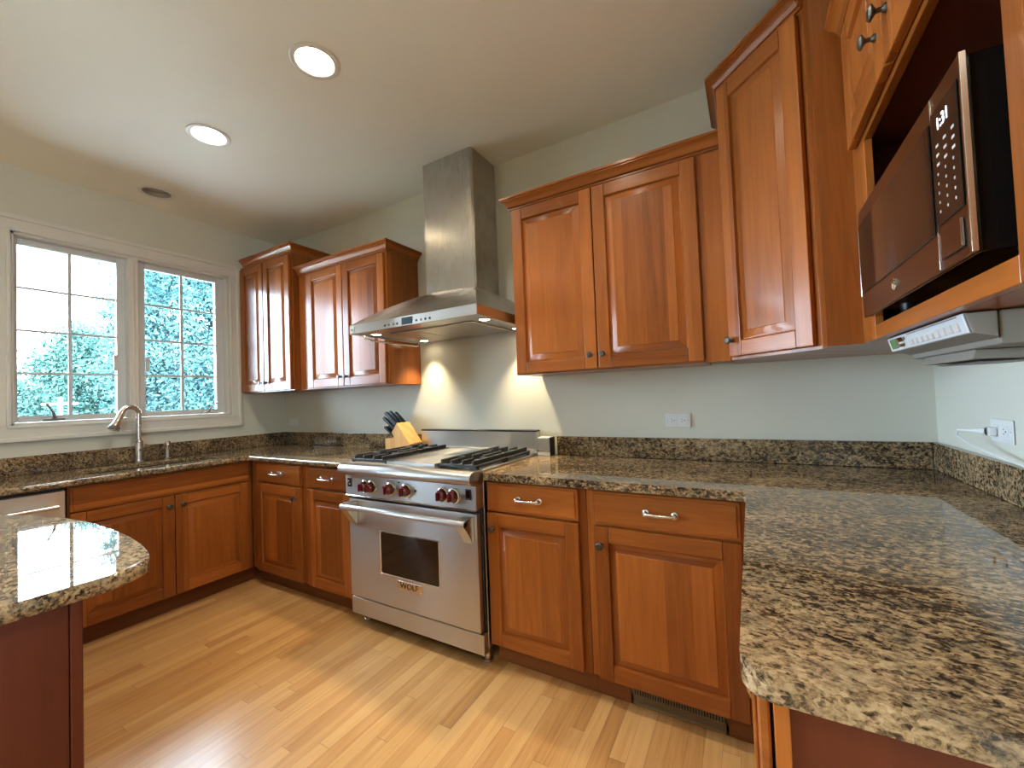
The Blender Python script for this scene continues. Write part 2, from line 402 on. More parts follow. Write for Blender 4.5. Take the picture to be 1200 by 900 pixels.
# left wall: local xy = (y, z), thickness to -x
WY0, WY1, WZ0, WZ1 = -1.625, -.446, 1.20, 2.372        # window opening
TL = Matrix(((0, 0, 1, XL), (1, 0, 0, 0), (0, 1, 0, 0), (0, 0, 0, 1)))
b = Bm(TL); b.holed([(-6.5, 0), (0, 0), (0, H), (-6.5, H)], [[(WY0, WZ0), (WY1, WZ0), (WY1, WZ1), (WY0, WZ1)], [(-4.75, .04), (-2.55, .04), (-2.55, 2.3), (-4.75, 2.3)]], 0, -.14)
struct('wall_left', b, 'wall', smooth=0)
TR = Matrix(((1, 0, 0, 0), (0, 0, 1, -6.5), (0, 1, 0, 0), (0, 0, 0, 1)))
b = Bm(TR); b.holed([(XL - .14, 0), (XR + .14, 0), (XR + .14, H), (XL - .14, H)], [], 0, -.14)
struct('wall_rear', b, 'wall', smooth=0)

# window over the sink
b = Bm()
cw = .088; x0 = XL + .001
for (ya, yb, za, zb) in ((WY0 - cw, WY1 + cw, WZ1, WZ1 + cw), (WY0 - cw, WY1 + cw, WZ0 - cw, WZ0), (WY0 - cw, WY0, WZ0, WZ1), (WY1, WY1 + cw * .8, WZ0, WZ1)):
    b.box(x0, x0 + .016, ya, yb, za, zb, .003)
o_ = (WY0 - cw, WY1 + cw * .8, WZ0 - cw, WZ1 + cw)
for (ya, yb, za, zb) in ((o_[0] - .004, o_[1] + .004, o_[3] - .022, o_[3] + .006), (o_[0] - .004, o_[1] + .004, o_[2] - .006, o_[2] + .022), (o_[0] - .006, o_[0] + .022, o_[2], o_[3]), (o_[1] - .022, o_[1] + .004, o_[2], o_[3])):
    b.box(x0, x0 + .028, ya, yb, za, zb, .007, 2)
for (ya, yb, za, zb) in ((WY0 - .012, WY1 + .012, WZ1 - .004, WZ1 + .014), (WY0 - .012, WY1 + .012, WZ0 - .014, WZ0 + .004), (WY0 - .014, WY0 + .004, WZ0, WZ1), (WY1 - .004, WY1 + .014, WZ0, WZ1)):
    b.box(x0, x0 + .022, ya, yb, za, zb, .005, 2)
win = struct('window_1', b, 'trim', loc=(XL, -1.04, WZ0))
b = Bm(); t_ = .02
for (ya, yb, za, zb) in ((WY0, WY1, WZ1 - t_, WZ1), (WY0, WY1, WZ0, WZ0 + t_), (WY0, WY0 + t_, WZ0, WZ1), (WY1 - t_, WY1, WZ0, WZ1)):
    b.box(XL - .135, XL - .002, ya, yb, za, zb, .002)
b.box(XL - .12, XL - .004, -1.088, -1.032, WZ0, WZ1, .006, 2)
b.box(XL - .03, XL - .001, -1.066, -1.054, WZ0 + .02, WZ1 - .02, .003)
obj('window_frame', b, 'trim', win)
def sash(ya, yb, za, zb, gy0, gy1, gz0, gz1, crank_y, flip):
    xg = XL - .07
    b = Bm(); d0, d1 = XL - .092, XL - .048
    b.box(d0, d1, ya, gy0, za, zb, .004); b.box(d0, d1, gy1, yb, za, zb, .004)
    b.box(d0, d1, gy0, gy1, za, gz0, .004); b.box(d0, d1, gy0, gy1, gz1, zb, .004)
    s_ = obj('sash', b, 'sash', win)
    b = Bm(); mw = .009
    ym = (gy0 + gy1) / 2
    b.box(xg - .008, xg + .010, ym - mw, ym + mw, gz0, gz1, .004)
    for k in (1, 2, 3):
        z = gz0 + (gz1 - gz0) * k / 4; b.box(xg - .008, xg + .009, gy0, gy1, z - mw * .8, z + mw * .8, .004)
    obj('muntins', b, 'sash', s_)
    b = Bm(); b.box(xg - .002, xg + .002, gy0 - .004, gy1 + .004, gz0 - .004, gz1 + .004); obj('pane', b, 'glass', s_)
    # crank handle on the sill of the frame
    b = Bm(); zb_ = WZ0 + .022; k = -1 if flip else 1
    b.prism([(crank_y - .05, 0), (crank_y + .05, 0), (crank_y + .04, .016), (crank_y - .04, .016)], XL - .05, XL - .012, .003, 2, 'x')
    for v in b.bm.verts: v.co.z += zb_
    b.lathe([(.0, 0), (.012, 0), (.010, .02), (0, .022)], (XL - .03, crank_y, zb_ + .012), (.6, 0, .8), 14)
    p0 = Vector((XL - .02, crank_y, zb_ + .025))
    b.tube([p0, p0 + Vector((.012, -.012 * k, .028)), p0 + Vector((.018, -.040 * k, .055)), p0 + Vector((.02, -.052 * k, .062))] if flip else
           [p0, p0 + Vector((.012, -.012, .035)), p0 + Vector((.016, -.03, .07)), p0 + Vector((.016, -.036, .078))], [.007, .006, .005, .006], 10)
    b.lathe([(0, 0), (.006, 0), (.007, .012), (0, .016)], tuple(p0 + (Vector((.02, -.052 * k, .058)) if flip else Vector((.016, -.036, .074)))), (.8, 0, .6), 12)
    obj('crank_handle', b, 'nickel' if flip else 'dgrey', win)
    b = Bm(); b.box(XL - .05, XL - .034, gy1 - .02 if not flip else gy0 + .0, gy1 + .0 if not flip else gy0 + .02, 1.55, 1.66, .003); obj('sash_lock', b, 'sash', win)
sash(-1.645 + .042, -1.09, WZ0 + .022, WZ1 - .022, -1.585, -1.138, 1.258, 2.312, -1.44, False)
sash(-1.030, -.468, WZ0 + .022, WZ1 - .022, -.984, -.528, 1.258, 2.312, -.60, True)
# unseen patio door and side window, added to let in more daylight
b = Bm()
for (ya, yb, za, zb) in ((-4.75, -2.55, 2.23, 2.3), (-4.75, -2.55, .0, .1), (-4.75, -4.67, .1, 2.23), (-2.63, -2.55, .1, 2.23), (-3.70, -3.60, .1, 2.23)): b.box(XL - .10, XL - .03, ya, yb, za, zb, .004)
dr = struct('added_door', b, 'trim', loc=(XL, -3.65, 0))
b = Bm(); b.box(XL - .068, XL - .064, -4.68, -2.62, .09, 2.24); obj('pane', b, 'glass', dr)
b = Bm()
for (ya, yb, za, zb) in ((-3.9, -3.2, 1.99, 2.05), (-3.9, -3.2, 1.25, 1.31), (-3.9, -3.84, 1.31, 1.99), (-3.26, -3.2, 1.31, 1.99), (-3.58, -3.52, 1.31, 1.99)): b.box(XR + .03, XR + .10, ya, yb, za, zb, .004)
w2 = struct('added_window', b, 'trim', loc=(XR, -3.55, 1.25))
b = Bm(); b.box(XR + .064, XR + .068, -3.85, -3.25, 1.30, 2.0); obj('pane', b, 'glass', w2)

# ------------------------------------------------------------------ cabinet builders
def knob(parent, T, x, z, mat='bronze'):
    b = Bm(T); b.lathe([(0, -.002), (.009, 0), (.0085, .004), (.005, .008), (.0048, .016), (.010, .020), (.0155, .0235), (.0155, .0265), (.011, .030), (0, .0315)], (x, 0, z), (0, -1, 0), 20)
    return obj('knob', b, mat, parent)
def pull(parent, T, x, z, ln=.105, mat='nickel'):
    b = Bm(T); h = ln / 2
    for sx in (-1, 1):
        b.lathe([(0, 0), (.013, 0), (.013, .004), (.008, .007), (.0065, .022), (.0085, .028), (0, .031)], (x + sx * h, 0, z), (0, -1, 0), 18)
    b.tube([(x - h, -.025, z), (x - h * .7, -.031, z), (x, -.034, z), (x + h * .7, -.031, z), (x + h, -.025, z)], [.0058, .0056, .0068, .0056, .0058], 12)
    return obj('pull', b, mat, parent)
def door(parent, T, w, h, kn=None, name='door', st=.062, km='bronze'):
    """raised-panel door: local x 0..w, z 0..h, back at y=0, face at y=-.02"""
    t = .02; b = Bm(T)
    b.box(0, st, -t, 0, 0, h, .005, 2, 0); b.box(w - st, w, -t, 0, 0, h, .005, 2, 0)
    b.box(st - .0005, w - st + .0005, -t + .0004, 0, 0, st, .0045, 2, 1); b.box(st - .0005, w - st + .0005, -t + .0004, 0, h - st, h, .0045, 2, 1)
    # outer bead step
    bm = b.bm
    rings = []
    for ins, dep in ((0, -t + .003), (.003, -t + .012), (.009, -t + .0130), (.034, -t + .0035), (.036, -t + .0010)):
        a0, a1, c0, c1 = st + ins, w - st - ins, st + ins, h - st - ins
        rings.append([bm.verts.new(T @ Vector(p)) for p in ((a0, dep, c0), (a1, dep, c0), (a1, dep, c1), (a0, dep, c1))])
    for a, c in zip(rings, rings[1:]):
        for i in range(4):
            f = bm.faces.new((a[i], a[(i + 1) % 4], c[(i + 1) % 4], c[i])); f.material_index = 1 if i in (0, 2) else 0
    f = bm.faces.new(rings[-1]); f.material_index = 0
    o = obj(name, b, ['wood_v', 'wood_h'], parent)
    if kn: knob(o, T @ Matrix.Translation((0, -t, 0)), kn[0], kn[1], km)
    return o
def drawer(parent, T, w, h, pl=True, name='drawer'):
    t = .02; b = Bm(T)
    b.box(0, w, -t + .006, 0, 0, h, .003, 1, 0)
    b.box(.012, w - .012, -t, -t + .007, .012, h - .012, .005, 2, 0)
    o = obj(name, b, ['wood_h'], parent)
    if pl: pull(o, T @ Matrix.Translation((0, -t, 0)), w / 2, h / 2)
    return o
CROWN = [(0, 0), (.007, 0), (.007, .010), (.014, .012), (.018, .022), (.026, .034), (.036, .040), (.040, .042), (.040, .046), (.047, .049), (.047, .060), (0, .060)]
def crown(parent, path, z, mat='wood_h', out=1.0):
    b = Bm(); b.sweep(path, [(o * out, z + zz) for o, zz in CROWN]); return obj('crown', b, mat, parent)

FR = -.601                                  # face-frame plane of the back-wall base cabinets
# --- right of the range: two base units
def base_unit(label, x0, x1, dx0, dx1, kx, loc):
    t = thing('base_cabinet', label, 'cabinet', loc)
    b = Bm(); b.box(x0, x1, FR, -.03, .105, .874, .001); obj('body', b, 'wood_v', t)
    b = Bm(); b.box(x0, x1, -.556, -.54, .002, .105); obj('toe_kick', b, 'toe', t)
    w = dx1 - dx0
    drawer(t, place(dx0, FR - .001, .729, 0), w, .137)
    door(t, place(dx0, FR - .001, .109, 0), w, .612, (kx, .54))
    return t
base_unit('narrow cherry base cabinet just right of the steel range', .006, .497, .006, .465, .035, (.25, -.55, .002))
base_unit('wide cherry base cabinet with drawer meeting the peninsula corner', .499, 1.098, .530, 1.066, .030, (.8, -.55, .002))
base_unit('cherry base cabinet directly left of the steel range', -1.424, -.924, -1.385, -.972, .385, (-1.17, -.55, .002))
base_unit('cherry base cabinet in the corner between range and sink runs', -2.066, -1.427, -1.976, -1.452, .470, (-1.7, -.55, .002))
# --- left run: sink base and dishwasher
SX = -2.069
t = thing('sink_base_cabinet', 'wide two-door cherry cabinet under the sink and window', 'cabinet', (-2.35, -1.08, .002))
b = Bm(); b.box(SX - .02, SX, -1.527, -.604, .105, .874, .001)
b.box(XL + .03, SX - .02, -1.527, -1.509, .105, .874); b.box(XL + .03, SX - .02, -.622, -.604, .105, .874); b.box(XL + .03, SX - .02, -1.509, -.622, .105, .125)
obj('body', b, 'wood_v', t)
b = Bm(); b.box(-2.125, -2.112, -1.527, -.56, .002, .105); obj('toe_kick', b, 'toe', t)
# left-run doors face +x: local x runs along +y
drawer(t, place(SX + .001, -1.521, .735, 90), .891, .136, False, 'false_front')
door(t, place(SX + .001, -1.521, .109, 90), .453, .618, (.420, .555))
door(t, place(SX + .001, -1.064, .109, 90), .434, .618, (.034, .555))
t = thing('dishwasher', 'stainless steel dishwasher with bar handle left of the sink cabinet', 'dishwasher', (-2.35, -1.83, .002))
b = Bm(); b.box(XL + .03, -2.085, -2.125, -1.532, .105, .866); b.box(-2.14, -2.12, -2.125, -1.532, .002, .105); obj('tub', b, 'black', t)
b = Bm(); b.box(-2.084, -2.052, -2.123, -1.536, .13, .858, .004, 2); obj('door', b, 'steel', t)
b = Bm(); b.tube([(-2.005, -2.09, .785), (-2.005, -1.57, .785)], .011, 14)
for y in (-2.05, -1.60):
    b.lathe([(.012, 0), (.008, .012), (.008, .035), (.013, .045), (0, .050)], (-2.052, y, .785), (1, 0, 0), 14)
obj('handle', b, 'nickel', t)
t = thing('end_panel', 'cherry end panel closing the sink run beside the dishwasher', 'panel', (-2.35, -2.14, .002))
b = Bm(); b.box(XL + .03, -2.055, -2.15, -2.13, .002, .874, .002); obj('board', b, 'wood_v', t)
b = Bm(); b.box(-2.068, -2.056, -2.16, -2.15, .002, .874, .002); obj('edge_strip', b, 'wood_v', t)

# --- right run (peninsula): faces -x, ends towards the camera
t = thing('peninsula_cabinet', 'cherry base cabinet under the rounded counter end nearest the camera', 'cabinet', (1.45, -1.2, .002))
b = Bm(); b.box(1.120, 1.748, -1.597, -.604, .105, .873, .001); obj('body', b, 'wood_v', t)
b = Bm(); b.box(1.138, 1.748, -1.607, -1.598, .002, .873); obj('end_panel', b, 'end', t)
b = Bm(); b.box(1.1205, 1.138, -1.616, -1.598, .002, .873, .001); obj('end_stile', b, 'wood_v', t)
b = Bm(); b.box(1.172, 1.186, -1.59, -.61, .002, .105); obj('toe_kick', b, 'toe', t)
for ya, yb, k in ((-.68, -1.145, .43), (-1.150, -1.612, .035)):
    w = ya - yb
    dd = drawer(t, place(1.1165, ya, .729, -90), w, .137, False)
    door(t, place(1.1165, ya, .109, -90), w, .612)
b = Bm(); b.tube([(1.099, -1.455, .772), (1.0895, -1.447, .764), (1.0885, -1.41, .736), (1.0895, -1.378, .708), (1.099, -1.370, .702)], .0045, 12); obj('pull', b, 'chrome', dd)
# floor register in the toe board
t = thing('floor_register', 'tan toe-kick air register under the wide base cabinet', 'vent', (.80, -.557, .006))
b = Bm()
b.box(.640, .990, -.562, -.557, .006, .016, .001); b.box(.640, .990, -.562, -.557, .066, .072, .001)
for k in range(36):
    x = .640 + k * .0098; b.box(x, x + .0035, -.562, -.557, .016, .066)
b.box(.640, .648, -.562, -.557, .006, .072); b.box(.982, .990, -.562, -.557, .006, .072); b.box(.64, .99, -.562, -.557, .016, .045)
obj('grille', b, 'vent', t)
b = Bm(); b.box(.642, .988, -.5569, -.5562, .008, .070); obj('dark_backing', b, 'black', t)

# ------------------------------------------------------------------ counters
def arc(cx, cy, r, a0, a1, n=8): return [(cx + r * math.cos(math.radians(a0 + (a1 - a0) * i / n)), cy + r * math.sin(math.radians(a0 + (a1 - a0) * i / n))) for i in range(n + 1)]
CB = .877
t = thing('granite_countertop', 'speckled granite counter right of the range turning along the right wall', 'countertop', (.8, -.3, CB))
poly = [(.004, -.003), (.004, -.640), (.011, -.647)] + [(1.080, -.647)] + arc(1.075, -.659, .012, 90, 0, 4)[1:] + arc(1.085 + .04, -1.601, .04, 180, 270, 8) + [(XR - .003, -1.641), (XR - .003, -.003)]
b = Bm(); b.prism(poly, CB, ZC, .0155, 5); obj('slab', b, 'granite', t)
b = Bm(); b.box(.112, XR - .024, -.022, -.002, ZC + .001, 1.019, .003, 2); obj('backsplash', b, 'granite', t)
b = Bm(); b.box(XR - .022, XR - .002, -1.64, -.002, ZC + .001, 1.019, .003, 2); obj('backsplash', b, 'granite', t)
t = thing('granite_countertop', 'speckled granite counter holding the sink, left of the range', 'countertop', (-2.3, -.5, CB))
SKX0, SKX1, SKY0, SKY1 = -2.495, -2.185, -1.41, -.755
def rrect(x0, x1, y0, y1, r, n=5): return arc(x1 - r, y1 - r, r, 0, 90, n) + arc(x0 + r, y1 - r, r, 90, 180, n) + arc(x0 + r, y0 + r, r, 180, 270, n) + arc(x1 - r, y0 + r, r, 270, 360, n)
lx = XL + .646
outer = [(XL + .003, -.003), (-.922, -.003), (-.922, -.647), (lx + .012, -.647)] + arc(lx + .012, -.659, .012, 90, 180, 4)[1:] + [(lx, -2.165), (XL + .003, -2.165)]
b = Bm(); b.holed(outer, [rrect(SKX0, SKX1, SKY0, SKY1, .05)], CB, ZC - CB)
es = [e for e in b.bm.edges if len(e.link_faces) == 2 and abs(e.link_faces[0].normal.dot(e.link_faces[1].normal)) < .3 and abs(e.verts[0].co.z - e.verts[1].co.z) < 1e-5]
bmesh.ops.bevel(b.bm, geom=es, offset=.0145, segments=4, profile=.5, affect='EDGES', clamp_overlap=True)
obj('slab', b, 'granite', t)
b = Bm(); b.box(XL + .002, XL + .022, -2.16, -.002, ZC + .001, 1.019, .003, 2); obj('backsplash', b, 'granite', t)
b = Bm(); b.box(XL + .024, -.925, -.022, -.002, ZC + .001, 1.019, .003, 2); obj('backsplash', b, 'granite', t)

# sink, tap, soap pump
t = thing('kitchen_sink', 'undermount stainless sink bowl set in the counter below the window', 'sink', (-2.34, -1.08, .68))
b = Bm(); d = .185; zt = CB - .001
b.box(SKX0 - .014, SKX0 + .0, SKY0 - .014, SKY1 + .014, zt - d, zt); b.box(SKX1, SKX1 + .014, SKY0 - .014, SKY1 + .014, zt - d, zt)
b.box(SKX0, SKX1, SKY0 - .014, SKY0, zt - d, zt); b.box(SKX0, SKX1, SKY1, SKY1 + .014, zt - d, zt); b.box(SKX0 - .014, SKX1 + .014, SKY0 - .014, SKY1 + .014, zt - d - .004, zt - d)
obj('bowl', b, 'steel', t)
b = Bm(); b.lathe([(.045, 0), (.045, .003), (.03, .004), (.028, .001), (0, .001)], (-2.34, -1.08, zt - d + .001), (0, 0, 1), 24); obj('drain', b, 'chrome', t)
fx, fy = -2.560, -1.076
t = thing('kitchen_faucet', 'tall chrome gooseneck faucet with pull-down spray head at the sink', 'faucet', (fx, fy, ZC + .001))
b = Bm(); b.lathe([(0, 0), (.030, 0), (.030, .006), (.025, .010), (.0235, .03), (.0235, .135), (.0245, .14), (.021, .147), (.015, .150), (0, .150)], (fx, fy, ZC + .001), (0, 0, 1), 24); obj('base', b, 'nickel', t)
b = Bm(); cx_ = fy - .062
pts = [(fx, fy, ZC + .145), (fx, fy, ZC + .27)] + [(fx + .02 * (i / 12), fy - .046 + .046 * math.cos(PI * i / 12 * .9), ZC + .335 + .046 * math.sin(PI * i / 12 * .9)) for i in range(13)]
b.tube(pts, .0145, 14); obj('spout', b, 'nickel', t)
e = Vector(pts[-1]); dvec = (Vector(pts[-1]) - Vector(pts[-2])).normalized()
b = Bm(); b.lathe([(.0155, 0), (.018, .01), (.0185, .055), (.022, .085), (.030, .110), (.030, .122), (.024, .126), (0, .124)], tuple(e), tuple(dvec), 20)
hd = obj('spray_head', b, 'chrome', t)
b = Bm(); b.lathe([(.0305, .104), (.0312, .108), (.0312, .121), (.0305, .1245)], tuple(e), tuple(dvec), 20); obj('rubber_ring', b, 'dgrey', hd)
b = Bm(); b.tube([(fx + .022, fy, ZC + .085), (fx + .045, fy + .005, ZC + .095), (fx + .075, fy + .012, ZC + .125)], [.008, .007, .006], 12); obj('lever', b, 'nickel', t)
sx_, sy_ = -2.560, -.918
t = thing('soap_dispenser', 'short chrome soap pump standing right of the faucet', 'soap dispenser', (sx_, sy_, ZC + .001))
b = Bm(); b.lathe([(0, 0), (.025, 0), (.025, .005), (.017, .010), (.016, .06), (.019, .066), (.019, .074), (.010, .078), (0, .078)], (sx_, sy_, ZC + .001), (0, 0, 1), 20); obj('base', b, 'nickel', t)
b = Bm(); b.lathe([(.009, 0), (.009, .03), (.017, .032), (.017, .050), (.013, .054), (0, .055)], (sx_, sy_, ZC + .077), (0, 0, 1), 18); b.tube([(sx_, sy_, ZC + .118), (sx_ + .04, sy_ - .012, ZC + .118), (sx_ + .055, sy_ - .016, ZC + .108)], .006, 10); obj('pump_head', b, 'chrome', t)

# ------------------------------------------------------------------ wall cabinets
UB = 1.378
def upper(label, x0, x1, fy, z1, doors, cpath, cz, loc):
    t = thing('wall_cabinet', label, 'cabinet', loc)
    b = Bm(); b.box(x0, x1, fy, -.002, UB, z1, .001); obj('body', b, 'wood_v', t)
    for i, (a, c, z0, zt, k) in enumerate(doors):
        door(t, place(a, fy - .001, z0, 0), c - a, zt - z0, (k, .067))
    if cpath: crown(t, cpath, cz)
    return t
upper('tall cherry wall cabinet in the corner beside the window', XL + .004, -1.925, -.350, 2.462,
      [(-2.648, -2.306, UB + .008, 2.44, .315), (-2.300, -1.945, UB + .008, 2.44, .028)], [(XL + .06, -.350), (-1.925, -.350), (-1.925, -.003)], 2.452, (-2.3, -.2, UB))
upper('two-door cherry wall cabinet directly left of the hood', -1.921, -.953, -.300, 2.283,
      [(-1.800, -1.389, UB + .008, 2.262, .383), (-1.384, -.966, UB + .008, 2.262, .030)], [(-1.921, -.300), (-.953, -.300), (-.953, -.003)], 2.274, (-1.4, -.2, UB))
t = upper('two-door cherry wall cabinet directly right of the hood', .018, .955, -.300, 2.293,
      [(.028, .479, UB + .006, 2.276, .420), (.484, .952, UB + .006, 2.276, .028)], [(.018, -.003), (.018, -.300), (1.050, -.300)], 2.284, (.5, -.2, UB))
b = Bm(); b.box(.956, 1.052, -.300, -.28, UB, 2.293, .001); b.box(.956, 1.052, -.28, -.003, 2.27, 2.293); obj('filler', b, 'wood_v', t)
# diagonal corner cabinet
t = thing('corner_wall_cabinet', 'tall angled one-door cherry wall cabinet across the right corner', 'cabinet', (1.4, -.3, UB))
b = Bm(); DZ = 2.52
b.prism([(1.057, -.003), (1.057, -.330), (1.325, -.598), (1.325, -.694), (XR - .003, -.694), (XR - .003, -.003)], UB, DZ); obj('body', b, 'wood_v', t)
Td = Matrix.Translation((1.0615, -.3365, UB + .012)) @ Matrix.Rotation(-PI / 4, 4, 'Z')
door(t, Td, .357, DZ - .012 - UB - .022, (.022, .066))
crown(t, [(1.057, -.003), (1.057, -.330), (1.325, -.598), (1.325, -.640), (1.36, -.640)], DZ - .012)
# microwave cabinet
t = thing('microwave_cabinet', 'cherry wall cabinet with open shelf holding the microwave', 'cabinet', (1.58, -1.1, UB))
MY0, MY1, MX = -.697, -1.527, 1.410
b = Bm(); zt = 2.30
b.box(MX + .018, XR - .003, MY0 - .012, MY0, UB, zt); b.box(MX + .018, XR - .003, MY1, MY1 + .014, UB, zt); b.box(MX + .018, XR - .003, MY1 + .014, MY0 - .012, UB, 1.412)
b.box(MX + .018, XR - .003, MY1 + .014, MY0 - .012, 1.93, zt); obj('body', b, 'wood_v', t)
b = Bm(); b.box(XR - .012, XR - .004, MY1 + .015, MY0 - .013, 1.413, 1.929); b.box(MX + .02, XR - .013, MY0 - .0135, MY0 - .0125, 1.413, 1.929); b.box(MX + .02, XR - .013, MY1 + .0145, MY1 + .0155, 1.413, 1.929); b.box(MX + .02, XR - .013, MY1 + .016, MY0 - .014, 1.9275, 1.9295); obj('shelf_lining', b, 'wood_in', t)
b = Bm()
b.box(MX, MX + .018, -.823, MY0, UB, zt, .001, 1, 0); b.box(MX, MX + .018, MY1, -1.485, UB, zt, .001, 1, 0)
b.box(MX, MX + .018, -1.485, -.823, UB, 1.414, .001, 1, 1); b.box(MX, MX + .018, -1.485, -.823, 1.912, zt, .001, 1, 1)
obj('face_frame', b, ['wood_v', 'wood_h'], t)
door(t, place(MX - .001, -.748, 1.926, -90), .358, .345, (.320, .092))
door(t, place(MX - .001, -1.110, 1.926, -90), .362, .345, (.040, .092))
crown(t, [(MX, MY0 + .001), (MX, MY1), (XR - .004, MY1)][::-1][::-1], zt - .012)

# ------------------------------------------------------------------ range
t = thing('gas_range', 'stainless steel range with red knobs, griddle and four burners', 'stove', (-.458, -.35, .002))
RX0, RX1 = -.915, -.003
b = Bm(); b.box(RX0, RX1, -.628, -.07, .085, .905, .002); obj('body', b, 'steel', t)
for x in (RX0 + .04, RX1 - .035):
    for y in (-.59, -.12):
        b = Bm(); b.lathe([(0, 0), (.022, 0), (.022, .012), (.016, .016), (.016, .083), (0, .083)], (x, y, .002), (0, 0, 1), 16); obj('leg', b, 'nickel', t)
b = Bm(); b.box(RX0 + .002, RX1, -.668, -.629, .072, .166, .003); obj('kick_panel', b, 'steel', t)
b = Bm(); b.box(RX0 + .002, RX1 - .002, -.645, -.629, .166, .742); obj('door_gap', b, 'black', t)
b = Bm(); b.box(RX0 + .010, RX1 - .010, -.676, -.646, .176, .722, .004, 2); dr = obj('oven_door', b, 'steel', t)
b = Bm(); wx0, wx1, wz0, wz1 = -.652, -.250, .345, .562
b.prism(rrect(wx0, wx1, wz0, wz1, .012), -.6785, -.6765, 0, 1, 'y'); obj('door_window', b, 'oven_glass', dr)
b = Bm()
for (xa, xb, za, zb) in ((wx0 - .008, wx1 + .008, wz1, wz1 + .007), (wx0 - .008, wx1 + .008, wz0 - .009, wz0), (wx0 - .008, wx0, wz0, wz1), (wx1, wx1 + .006, wz0, wz1)): b.box(xa, xb, -.681, -.6765, za, zb, .002)
obj('window_trim', b, 'chrome', dr)
b = Bm(); hx0, hx1, hz = -.885, -.030, .692
b.tube([(hx0, -.742, hz), (hx1, -.742, hz)], .0155, 18)
for xa, xb in ((hx0, hx0 + .052), (hx1 - .052, hx1)):
    b.prism([(-.677, .712), (-.735, .708), (-.757, .697), (-.757, .683), (-.745, .672), (-.722, .645), (-.690, .590), (-.677, .588)], xa, xb, .003, 2, 'x')
obj('handle', b, 'steel', dr)
b = Bm(); b.box(-.537, -.362, -.680, -.6765, .283, .327, .002); bd = obj('badge', b, 'nickel', dr)
Tt = Matrix.Translation((-.452, -.6805, .305)) @ Matrix.Rotation(PI / 2, 4, 'X')
tb = text_bm('WOLF', .040, Tt @ Matrix.Scale(1.12, 4, (1, 0, 0)), .0006); obj('badge_lettering', tb, 'black', bd)
b = Bm(); b.box(RX0 + .002, RX1, -.690, -.629, .745, .856, .003, 2); cp = obj('control_panel', b, 'steel', t)
b = Bm(); b.box(RX0 + .004, RX1 - .004, -.694, -.66, .739, .7455, .002); obj('panel_lip', b, 'chrome', cp)
KZ = .803
for i, x in enumerate((-.742, -.692, -.548, -.436, -.196, -.128)):
    b = Bm(); b.lathe([(0, 0), (.036, 0), (.0375, .004), (.035, .011), (.031, .013), (0, .013)], (x, -.690, KZ), (0, -1, 0), 28); bz = obj('knob_bezel', b, 'chrome', cp)
    b = Bm(); b.lathe([(0, .012), (.024, .012), (.028, .017), (.027, .026), (.022, .034), (.015, .038), (0, .040)], (x, -.690, KZ), (0, -1, 0), 24)
    b.box(x - .0065, x + .0065, -.744, -.718, KZ - .021, KZ + .021, .005, 2); obj('red_knob', b, 'red', cp)
for x in (-.606, -.376):
    b = Bm(); b.lathe([(0, 0), (.006, 0), (.006, .004), (0, .005)], (x, -.690, KZ + .004), (0, -1, 0), 14); obj('indicator', b, 'red', cp)
b = Bm(); b.box(-.500, -.484, -.6915, -.689, .838, .842); obj('mode_marking', b, 'black', cp)
for x in (-.878, -.046):
    b = Bm(); b.box(x - .017, x + .017, -.693, -.689, .790, .840, .002); sw = obj('rocker_switch', b, 'black', cp)
    b = Bm(); b.box(x - .009, x + .009, -.696, -.6925, .797, .833, .002); obj('rocker', b, 'gloss_black', sw)
    if x < -.5:
        b = Bm(); b.box(x - .008, x + .004, -.6965, -.6960, .818, .828); b.box(x + .001, x + .012, -.6965, -.6958, .804, .812); obj('switch_marking', b, 'print', sw)
b = Bm(); prof = [(-.629, .858), (-.700, .858), (-.722, .864), (-.735, .878), (-.738, .894), (-.732, .910), (-.718, .920), (-.70, .924), (-.629, .925)]
b.prism(prof, RX0 - .003, RX1, 0, 1, 'x'); obj('bullnose_rail', b, 'steel', t)
b = Bm(); b.box(RX0, RX1, -.628, -.062, .906, .922, .002); dk = obj('cooktop_deck', b, 'steel', t)
b = Bm(); b.box(-.606, -.268, -.665, -.120, .9235, .944, .004, 2); obj('griddle', b, 'steel', t)
def grate(x0, x1, y0, y1, par):
    b = Bm(); w = .015
    xm, ym = (x0 + x1) / 2, (y0 + y1) / 2
    for y in (y0, y1 - w): b.box(x0, x1, y, y + w, .930, .946, .003)
    for x in (x0, x1 - w): b.box(x, x + w, y0, y1, .930, .946, .003)
    for k in (-.39, -.14, .14, .39):
        x = xm + k * (x1 - x0)
        if abs(k) > .3: b.box(x - w / 2, x + w / 2, y0, y1, .938, .966, .005, 2)
        else:
            b.box(x - w / 2, x + w / 2, y0, ym - .045, .938, .966, .005, 2); b.box(x - w / 2, x + w / 2, ym + .045, y1, .938, .966, .005, 2)
    for sx in (-1, 1):
        xa, xb = xm + sx * .045, xm + sx * .39 * (x1 - x0); b.box(min(xa, xb), max(xa, xb), ym - w / 2, ym + w / 2, .940, .965, .005, 2)
    for sx in (x0 + .01, x1 - .01):
        for sy in (y0 + .01, y1 - .01): b.box(sx - .009, sx + .009, sy - .009, sy + .009, .9225, .940, .003)
    obj('grate', b, 'iron', par)
    b = Bm(); b.lathe([(0, 0), (.055, 0), (.052, .006), (.040, .008), (.038, .012), (0, .014)], (xm, ym, .9225), (0, 0, 1), 24); bn = obj('burner', b, 'dgrey', par)
    b = Bm(); b.lathe([(.034, .0125), (.034, .018), (.028, .020), (0, .020)], (xm, ym, .9225), (0, 0, 1), 24); obj('burner_cap', b, 'iron', bn)
